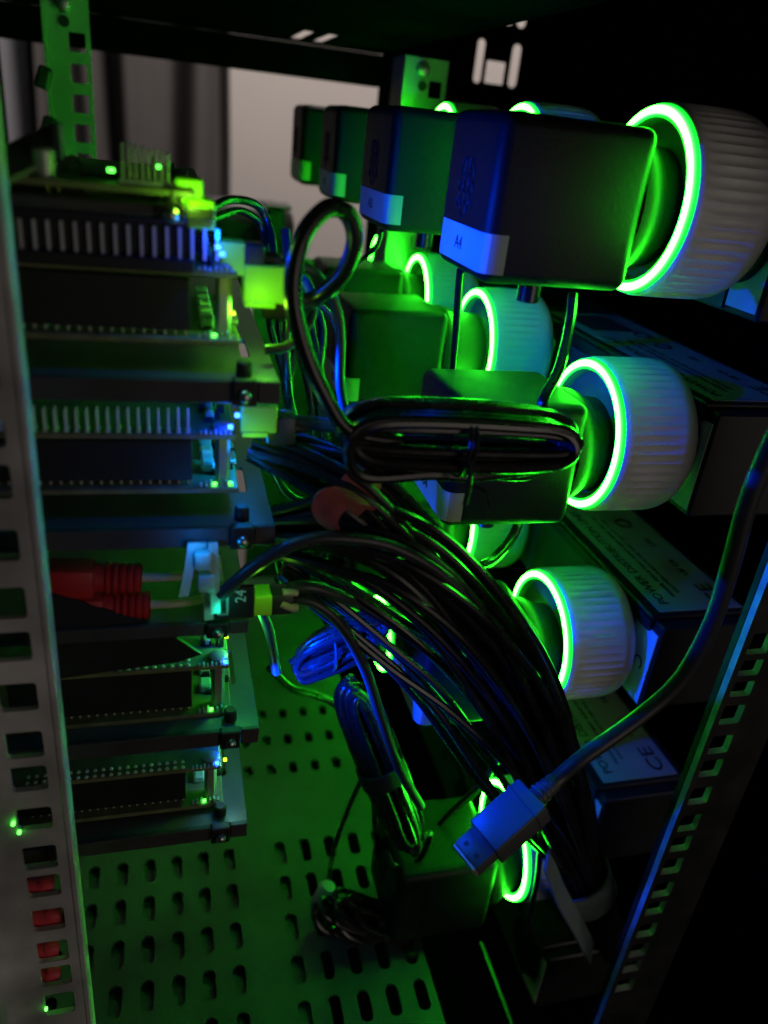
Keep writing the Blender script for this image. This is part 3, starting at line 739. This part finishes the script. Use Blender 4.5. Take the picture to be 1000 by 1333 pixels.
# red network plugs
for k, (yy_, lab, x1_) in enumerate(((752, 'upper red network plug with a ribbed boot', 184), (787, 'lower red network plug with a ribbed boot, longer than the upper', 195))):
    p = at(x1_, yy_, .196)
    t = thing('network_plug', lab, 'network plug', p, rot=(0, .06 - .02 * k, 0), group='red network plugs')
    bm = B(); prof = [(-.0125, .0042), (-.010, .0040)]
    for q in range(5): prof += [(-.0098 + .002 * q, .0040), (-.0092 + .002 * q, .0046 - .0001 * q), (-.0084 + .002 * q, .0046 - .0001 * q), (-.0080 + .002 * q, .0034)]
    lathe(bm, prof + [(.0002, .0042), (.0003, .0015)], 20, 'X'); obj('ribbed_boot', bm, M['red'], t, True)
    bm = B(); box(bm, -.0265, -.0124, -.0044, .0044, -.0048, .0042, .0012, 2); obj('plug_shell', bm, M['red'], t, True)
    bm = B(); sweep(bm, smooth_path([(0, 0, 0), (.010, 0, .0006), (.022, .004, .0010)]), .0013, 10); obj('cable_tail', bm, M['tan'], t, True)
sh = thing('ribbon_flap', 'dark sloping flap below the red network plugs', 'flap', at(160, 830, .1925))
o_ = Vector(sh.location); bm = B()
quad = [at(62, 772, .1905) - o_, at(208, 816, .1915) - o_, at(262, 852, .194) - o_, at(232, 862, .1935) - o_, at(75, 884, .190) - o_]
f0 = [bm.verts.new(p) for p in quad]; f1 = [bm.verts.new(p + Vector((0, .0012, 0))) for p in quad]
bm.faces.new(f0); bm.faces.new(f1[::-1])
for k in range(5): bm.faces.new((f0[k], f0[(k + 1) % 5], f1[(k + 1) % 5], f1[k]))
obj('flap_sheet', bm, M['black'], sh)
# red cables seen through the rail's lower holes
RED = [(48, 1154, 70), (56, 1192, 78), (60, 1199, 80), (58, 1235, 76), (60, 1243, 76), (63, 1269, 77)]
for k, (xa, ya, xb) in enumerate(RED):
    cable('red patch cord seen through the lower rail holes, ' + ('topmost', 'second from the top', 'third from the top', 'fourth from the top', 'fifth from the top', 'lowest')[k], [(xa - 60, ya + 2, .182), (xa, ya, .1802), (xb - 12, ya - 2, .1800), (xb, ya - 3, .1802)], (.0030), 'cord_red', group='red cords behind the left rail')
for k, (x, y) in enumerate(((17, 1073), (25, 1084), (60, 1314))):
    t = thing('indicator_lamp', ('upper green pinpoint lamp on the left rail', 'lower green pinpoint lamp on the left rail', 'green pinpoint lamp near the bottom of the left rail')[k], 'lamp', at(x, y, .1742))
    bm = B(); lathe(bm, [(-.0006, .0002), (-.0003, .0005), (.0006, .0005)], 10, 'Y'); obj('lamp_lens', bm, M['ledg'], t, True)

# ================================================================== cables
rnd = random.Random(3)
# thick bundle: two feeds joining one sweep down to the pale strap
spine_a = [(352, 692, .205), (440, 692, .200), (530, 722, .197), (610, 800, .195), (672, 900, .196), (712, 1000, .199), (748, 1110, .204), (780, 1190, .212), (815, 1260, .225)]
spine_b = [(330, 573, .207), (400, 600, .203), (468, 640, .198), (550, 720, .200), (640, 815, .200), (700, 920, .201), (738, 1020, .204), (765, 1115, .207), (795, 1192, .216), (830, 1262, .228)]
spine_c = [(372, 735, .214), (440, 775, .210), (520, 830, .206), (590, 890, .204), (650, 970, .203), (700, 1050, .204), (745, 1125, .206), (776, 1195, .214), (808, 1262, .226)]
def strand(sp, k, n, spread, r, lab, grp):
    a = 2 * PI * (k * .381966) ; rad = spread * math.sqrt((k + .5) / n)
    ph = rnd.uniform(0, 6.28); pts = []
    for i, p in enumerate(sp):
        f = i / (len(sp) - 1)
        s = (.55 + 1.0 * math.sin(PI * min(1, f * 1.12)) ** .8) * (1 if f < .7 else 1 - .45 * (f - .7) / .3)
        aa = a + .7 * math.sin(f * 2.6 + ph * .3)
        q = at(*p); tv = at(*sp[min(i + 1, len(sp) - 1)]) - at(*sp[max(i - 1, 0)]); tv.normalize()
        n1 = tv.cross(Vector((0, 1, 0))).normalized(); n2 = tv.cross(n1)
        j = .0020 * math.sin(f * 6 + ph) + .0010 * math.sin(f * 13 + 2 * ph)
        pts.append(q + n1 * (rad * s * math.cos(aa) + j) + n2 * (rad * s * .75 * math.sin(aa)))
    return tag(tube_obj('cable', pts, r, M['cable'], n=9, per=8), lab, 'cable', grp)
GB = 'black cables of the thick bundle'
for k in range(24): strand(spine_a, k, 24, .0112, .00150, 'black cable of the thick arching bundle, leaving over the number 24', GB)
for k in range(13): strand(spine_b, k, 13, .0068, .00145, 'black cable of the thick bundle, passing through the red hook strap', GB + ' through the red strap')
for k in range(12): strand(spine_c, k, 12, .0098, .0014, 'black cable on the inner side of the thick bundle, blue lit at its start', GB + ' on the inner side')
cable('brownish black cable arching over the front of the thick bundle', [(286, 776, .186), (330, 738, .186), (385, 708, .186), (440, 700, .186), (520, 715, .187), (600, 770, .189), (670, 870, .192), (720, 990, .196), (760, 1120, .203)], .0019, 'cable_matt')
# pale strap round the bundle's foot
def strap(lab, name, c, ax, rad, w, m, a0=0, a1=2 * PI, tail=None, t_=.0011, sq=.8):
    ax = Vector(ax).normalized(); u = ax.cross(Vector((0, 1, 0))).normalized(); v = ax.cross(u)
    path = [c + u * rad * math.cos(a0 + (a1 - a0) * i / 36) + v * rad * sq * math.sin(a0 + (a1 - a0) * i / 36) for i in range(37)]
    th = thing(name, lab, 'strap', c); bm = B()
    ribbon(bm, [p - c for p in path], lambda i: ax, w, t_); obj('strap_loop', bm, M[m], th, True)
    if tail:
        bm = B(); tp = smooth_path([Vector(p) - c for p in tail], 8); ribbon(bm, tp, lambda i: (Vector((.3, .5, .4)) if m == 'strap' else ax), w * (.40 if m == 'strap' else .8), t_); obj('strap_tail', bm, M[m], th, True)
    return th
pa, pb_ = at(748, 1110, .205), at(775, 1180, .213)
strap('pale fabric strap with a loose tail round the foot of the cable bundle', 'cable_strap', at(757, 1150, .209), pb_ - pa, .0150, .024, 'strap', tail=[at(712, 1118, .196), at(730, 1165, .194), at(752, 1205, .193), at(770, 1240, .193)])
pa, pb_ = at(425, 612, .2005), at(495, 662, .198)
strap('red hook and loop strap wrapped round the upper cables', 'cable_strap', at(458, 634, .1985), pb_ - pa, .0066, .0115, 'velcro', tail=[at(472, 652, .190), at(448, 646, .188), at(430, 654, .187), at(423, 672, .188), at(432, 690, .190)], t_=.0013)

# coil 1: horizontal coil in front of the middle adapter
def coil(lab, c, U, Vd, hl_, hh, turns, r, start=None, end=None, jit=.0018, seed=1, depth=.006, m='cable', group=None):
    g = random.Random(seed); U = Vector(U); Vd = Vector(Vd); Wd = U.cross(Vd).normalized(); U.normalize(); Vd.normalize()
    pts = [Vector(p) for p in (start or [])]
    for k in range(turns):
        o = Vector((g.uniform(-jit, jit), 0, 0)); w = depth * (k / max(1, turns - 1) - .5); a_ = hl_ + g.uniform(-jit, jit) * 2; b_ = hh * (1 + g.uniform(-.9, .12)); dv = g.uniform(-jit, jit) * 1.3
        for q in range(10):
            t = 2 * PI * q / 10
            cu, sv = math.cos(t), math.sin(t)
            cu = math.copysign(abs(cu) ** .75, cu)
            pinch = .62 + .38 * abs(cu) ** 1.5
            pts.append(c + U * a_ * cu + Vd * (b_ * sv * pinch + dv) + Wd * (w + g.uniform(-.0007, .0007)))
    pts += [Vector(p) for p in (end or [])]
    o0 = pts[0].copy(); bm = B(); sweep(bm, [p - o0 for p in smooth_path(pts, 6)], r, 9)
    return tag(obj('cable_coil', bm, M[m], None, True, o0), lab, 'cable', group)
Yc = .192
c1 = at(602, 577, Yc); U1 = at(752, 583, Yc) - at(452, 572, Yc)
coil('coiled black cable tied in front of the near middle adapter, ends blue lit', c1, U1, (0, 0, 1), U1.length / 2 - .002, .0115, 14, .00165, start=[at(746, 383, .229), at(742, 420, .222), at(728, 480, .208), at(706, 530, .198)], end=[at(620, 620, .190), at(560, 618, .189), at(480, 622, .187), at(455, 600, .186), at(468, 565, .187), at(550, 540, .190), at(630, 538, .198), at(690, 560, .206)], seed=5, depth=.010)
for k, (x, lab) in enumerate(((597, 'thin twist tie round the middle of the horizontal coil'),)):
    t = thing('twist_tie', lab, 'twist tie', at(x, 575, .192)); bm = B()
    for dx in (0, .0016):
        pth = [Vector((dx + .0004 * math.sin(3 * a), .0092 * math.cos(a), .0098 * math.sin(a))) for a in [2 * PI * i / 24 for i in range(25)]]
        sweep(bm, pth, .0007, 6)
    sweep(bm, smooth_path([(.0008, -.0092, -.002), (.001, -.0105, -.008), (.0006, -.0105, -.015)]), .0008, 6)
    sweep(bm, smooth_path([(.0010, -.009, -.009), (.0060, -.0105, -.011), (.0085, -.0105, -.016)]), .0006, 6)
    obj('tie_wire', bm, M['black'], t, True)
# big loop
cable('thick black cable making the tall open loop under the far adapters', [(520, 575, .192), (455, 560, .188), (418, 505, .187), (392, 440, .187), (381, 375, .188), (393, 310, .190), (425, 272, .193), (452, 278, .196), (462, 312, .198), (447, 356, .2), (418, 384, .202), (395, 395, .205), (360, 410, .208)], .0023)
cable('thin blue lit cable from the teal plug curving down behind the loop', [(332, 340, .203), (370, 343, .204), (405, 352, .206), (432, 385, .207), (443, 430, .208), (443, 500, .210), (452, 545, .212)], .0014, 'cable_matt')
cable('blue lit cable looping back below the tall loop', [(345, 455, .206), (375, 450, .207), (400, 425, .209), (408, 392, .212), (395, 365, .215), (372, 370, .215)], .0014, 'cable_matt')
cable('dark cable running right from the ragged lime connector into the coil', [(380, 548, .203), (415, 552, .202), (450, 558, .198), (490, 575, .196)], .0020, 'cable_matt')
cable('cord dropping from under the nearest top adapter toward the middle row', [(600, 352, .248), (597, 385, .256), (594, 430, .262), (590, 480, .27)], .0014)
cable('short cord curving below the near middle adapter across the plug', [(676, 668, .255), (672, 690, .256), (655, 715, .252), (632, 735, .246), (600, 742, .235)], .0021)
cable('thin cord sagging from the second top adapter', [(497, 300, .34), (490, 320, .345), (470, 338, .35), (440, 352, .35)], .0011)
# left tangle behind the connectors
tang = [
    ('green edged black wire falling behind the square lime connector', [(372, 300, .25), (376, 380, .235), (372, 460, .23), (376, 520, .23), (385, 570, .235)], .0014),
    ('black wire curving from the top board over the dark shapes', [(268, 275, .235), (300, 260, .25), (335, 268, .26), (352, 300, .26), (358, 350, .25)], .0013),
    ('second black wire curving from the top board', [(275, 285, .24), (315, 275, .255), (342, 300, .26), (346, 360, .25)], .0012),
    ('thin green edged wire hanging beside the tall loop', [(415, 395, .24), (435, 420, .24), (442, 470, .24), (440, 520, .24)], .0010),
    ('black wire sagging left of the red strap', [(350, 600, .215), (372, 640, .22), (400, 655, .22), (430, 650, .215)], .0014),
    ('lower black wire sagging left of the red strap', [(352, 590, .218), (385, 625, .222), (418, 640, .22), (440, 632, .215)], .0014),
    ('upper blue lit wire from the plug beside the number 24', [(375, 766, .200), (405, 764, .2), (440, 775, .202), (480, 790, .206), (530, 800, .21)], .0021),
    ('lower blue lit wire from the plug beside the number 24, sweeping down', [(375, 778, .200), (410, 785, .199), (445, 815, .199), (475, 870, .2), (495, 930, .202), (520, 1000, .205), (548, 1050, .208)], .0019),
    ('blue lit wire dropping straight below the tray bracket', [(340, 795, .208), (350, 820, .209), (356, 850, .211), (360, 875, .213)], .0017),
    ('green lit cord lying behind the lowest trays', [(352, 870, .26), (378, 895, .28), (410, 905, .29), (440, 920, .29), (470, 960, .28)], .0018),
    ('dark cord crossing the shelf toward the white ferrite', [(478, 1000, .245), (455, 1050, .25), (435, 1105, .255), (427, 1150, .258)], .0012),
    ('cord below the white ferrite ending on the shelf', [(418, 1180, .256), (410, 1205, .254), (404, 1225, .25)], .0012),
    ('slim bright edged cord beside the lowest near plug', [(703, 1110, .205), (700, 1140, .205), (692, 1180, .206), (684, 1215, .21)], .0013),
    ('curled cord hanging right of the long blue sticker', [(640, 940, .23), (652, 955, .232), (655, 975, .232), (645, 995, .235), (620, 1030, .245), (580, 1065, .25), (560, 1085, .25)], .0016),
    ('cord leaning from the low plug to the vertical coil', [(628, 1020, .235), (600, 1045, .238), (575, 1070, .24), (555, 1095, .24)], .0013),
]
for lab, px, r in tang: cable(lab, px, r, 'cable_matt' if 'blue' in lab else 'cable')
cable('tan wire end beside the upper blue wire', [(368, 771, .1975), (380, 771, .1975), (387, 772, .1978)], .0011, 'tan', name='wire', cat='wire')
cable('tan wire end beside the lower blue wire', [(366, 785, .1972), (378, 790, .197), (386, 791, .1975)], .0014, 'tan', name='wire', cat='wire')
for k in range(9):
    x = 352 + 9 * k + rnd.uniform(-3, 3)
    cable('green lit cord in the tangle behind the red strap', [(x - 6, 655 + rnd.uniform(-6, 6), .27), (x + 4, 690, .272), (x + 2, 730, .275), (x + 14, 775, .28)], .0015, group='green lit cords behind the red strap')
for k in range(6):
    x = 350 + 10 * k
    cable('green lit cord in the tangle under the far connectors', [(x, 340 + rnd.uniform(0, 60), .29), (x + rnd.uniform(2, 20), 430, .285), (x + rnd.uniform(5, 30), 510, .28), (x + 30, 590, .28)], .0016, group='green lit cords left of the tall loop')
# coil 3: blue lit diagonal coil
c3 = at(443, 838, .225); u3 = at(500, 814, .225) - at(388, 862, .225)
coil('blue lit coil of cable lying diagonally with a tie, below the cable bundle', c3, u3, (.1, .3, .9), u3.length / 2, .0100, 13, .0014, seed=9, depth=.012)
t = thing('twist_tie', 'small tie round the left of the blue lit diagonal coil', 'twist tie', at(425, 845, .225)); bm = B()
sweep(bm, [Vector((.002 * math.sin(a * .5), .0085 * math.cos(a), .0082 * math.sin(a))) for a in [2 * PI * i / 20 for i in range(21)]], .0006, 6); obj('tie_wire', bm, M['black'], t, True)
# coil 2: vertical coil
c2 = at(502, 1005, .225); u2 = at(540, 1105, .222) - at(462, 905, .228)
coil('hanging vertical coil of black cable in front of the perforated shelf', c2, u2, (1, .2, .3), u2.length / 2, .0130, 14, .0014, seed=12, depth=.010, jit=.0016, end=[at(560, 1085, .222), at(545, 1120, .222), at(515, 1128, .222), at(503, 1110, .222)])
t = thing('cable_tie', 'dark band round the waist of the vertical coil', 'cable tie', at(497, 1003, .225)); bm = B()
ax = u2.normalized(); n1 = ax.cross(Vector((0, 1, 0))).normalized(); n2 = ax.cross(n1)
ribbon(bm, [n1 * .0098 * math.cos(2 * PI * i / 28) + n2 * .0080 * math.sin(2 * PI * i / 28) for i in range(29)], lambda i: ax, .009, .0008); obj('tie_band', bm, M['black'], t, True)
cable('straight black cord behind the vertical coil running to the shelf', [(490, 940, .235), (488, 1020, .238), (490, 1090, .243), (500, 1150, .25), (512, 1200, .255)], .0016)
# coil 4 on the shelf
c4 = at(480, 1206, .232); u4 = at(520, 1222, .232) - at(438, 1192, .232)
coil('small tight coil of black cable lying on the perforated shelf', c4, u4, (-.1, .8, .5), u4.length / 2, .0095, 10, .0015, seed=21, depth=.022, jit=.004, end=[at(505, 1235, .228), at(530, 1246, .228), at(548, 1238, .23)])
t = thing('ferrite_sleeve', 'small white sleeve on the cord beside the small tight coil', 'sleeve', at(422, 1164, .250)); bm = B()
lathe(bm, [(-.006, .0015), (-.006, .0036), (-.005, .0042), (.005, .0042), (.006, .0036), (.006, .0015)], 18, 'Z', mtx=Matrix.Rotation(.35, 4, 'Y')); obj('sleeve_body', bm, M['core'], t, True)

# ================================================================== near USB connector and its cable
ua, ub = at(608, 1118, .160), at(694, 1042, .168)
xax = (ub - ua).normalized(); nrm_ = Vector((-.72, -.22, .62)); nrm_ = (nrm_ - xax * nrm_.dot(xax)).normalized(); side_ = nrm_.cross(xax)
mt = Matrix(((xax.x, side_.x, nrm_.x, ua.x), (xax.y, side_.y, nrm_.y, ua.y), (xax.z, side_.z, nrm_.z, ua.z), (0, 0, 0, 1)))
t = thing('cable_connector', 'blue lit flat connector hanging in front, with a dull metal end', 'connector'); t.matrix_world = mt
ln = (ub - ua).length
bm = B(); box(bm, .0, .0085, -.0060, .0060, -.0026, .0026, .0004, 2); obj('metal_shell', bm, M['usbblue'], t, True)
bm = B(); box(bm, -.0012, .0001, -.0057, .0057, -.0023, .0023, .0002); obj('shell_mouth', bm, M['tip'], t)
bm = B(); box(bm, .0082, ln + .001, -.0072, .0072, -.0048, .0048, .0008, 3); obj('overmould', bm, M['usbblue'], t, True)
bm = B(); box(bm, .0020, .0036, -.0036, -.0020, .0024, .00275); box(bm, .0020, .0036, .0020, .0036, .0024, .00275); obj('latch_hole', bm, M['ink'], t)
bm = B(); box(bm, .0095, ln - .0005, -.00735, .00735, -.00022, .00022, .0001); box(bm, ln - .0042, ln - .0034, -.0075, .0075, -.0051, .0051, .0002); obj('seam', bm, M['usbbody'], t)
bm = B(); rp_ = []
for k in range(5): rp_ += [(ln + .0005 + .002 * k, .0042 - .00026 * k), (ln + .0014 + .002 * k, .0042 - .00026 * k), (ln + .0016 + .002 * k, .0034 - .0001 * k), (ln + .0023 + .002 * k, .0034 - .0001 * k)]
lathe(bm, rp_, 16, 'X'); obj('strain_relief', bm, M['usbbody'], t, True)
e0 = mt @ Vector((ln + .006, 0, 0)); e1 = mt @ Vector((ln + .013, 0, 0))
path = [e0, e1, at(760, 985, .172), at(830, 935, .174), at(885, 885, .174), at(925, 815, .172), at(950, 740, .170), at(972, 660, .168), at(1000, 590, .166), at(1040, 510, .164)]
tag(tube_obj('cable', path, .0029, M['cable_matt']), 'thick smooth cable sweeping from the right edge down to the blue lit connector', 'cable')

# ================================================================== dark things at the back left
t = thing('monitor_back', 'black rounded device behind the lime connectors against the wall', 'device', at(305, 300, .75))
bm = B(); box(bm, -.055, .055, -.02, .02, -.06, .028, .02, 3); obj('device_body', bm, M['black'], t, True)
t = thing('stand', 'dark upright stand at the bottom of the beige wall', 'stand', at(358, 300, .7))
bm = B(); box(bm, -.008, .008, -.01, .01, -.08, .018, .003, 2); obj('stand_post', bm, M['black'], t)
bm = B(); box(bm, -.012, .012, -.012, .012, .0182, .022, .001, 1); obj('stand_cap', bm, M['black'], t)
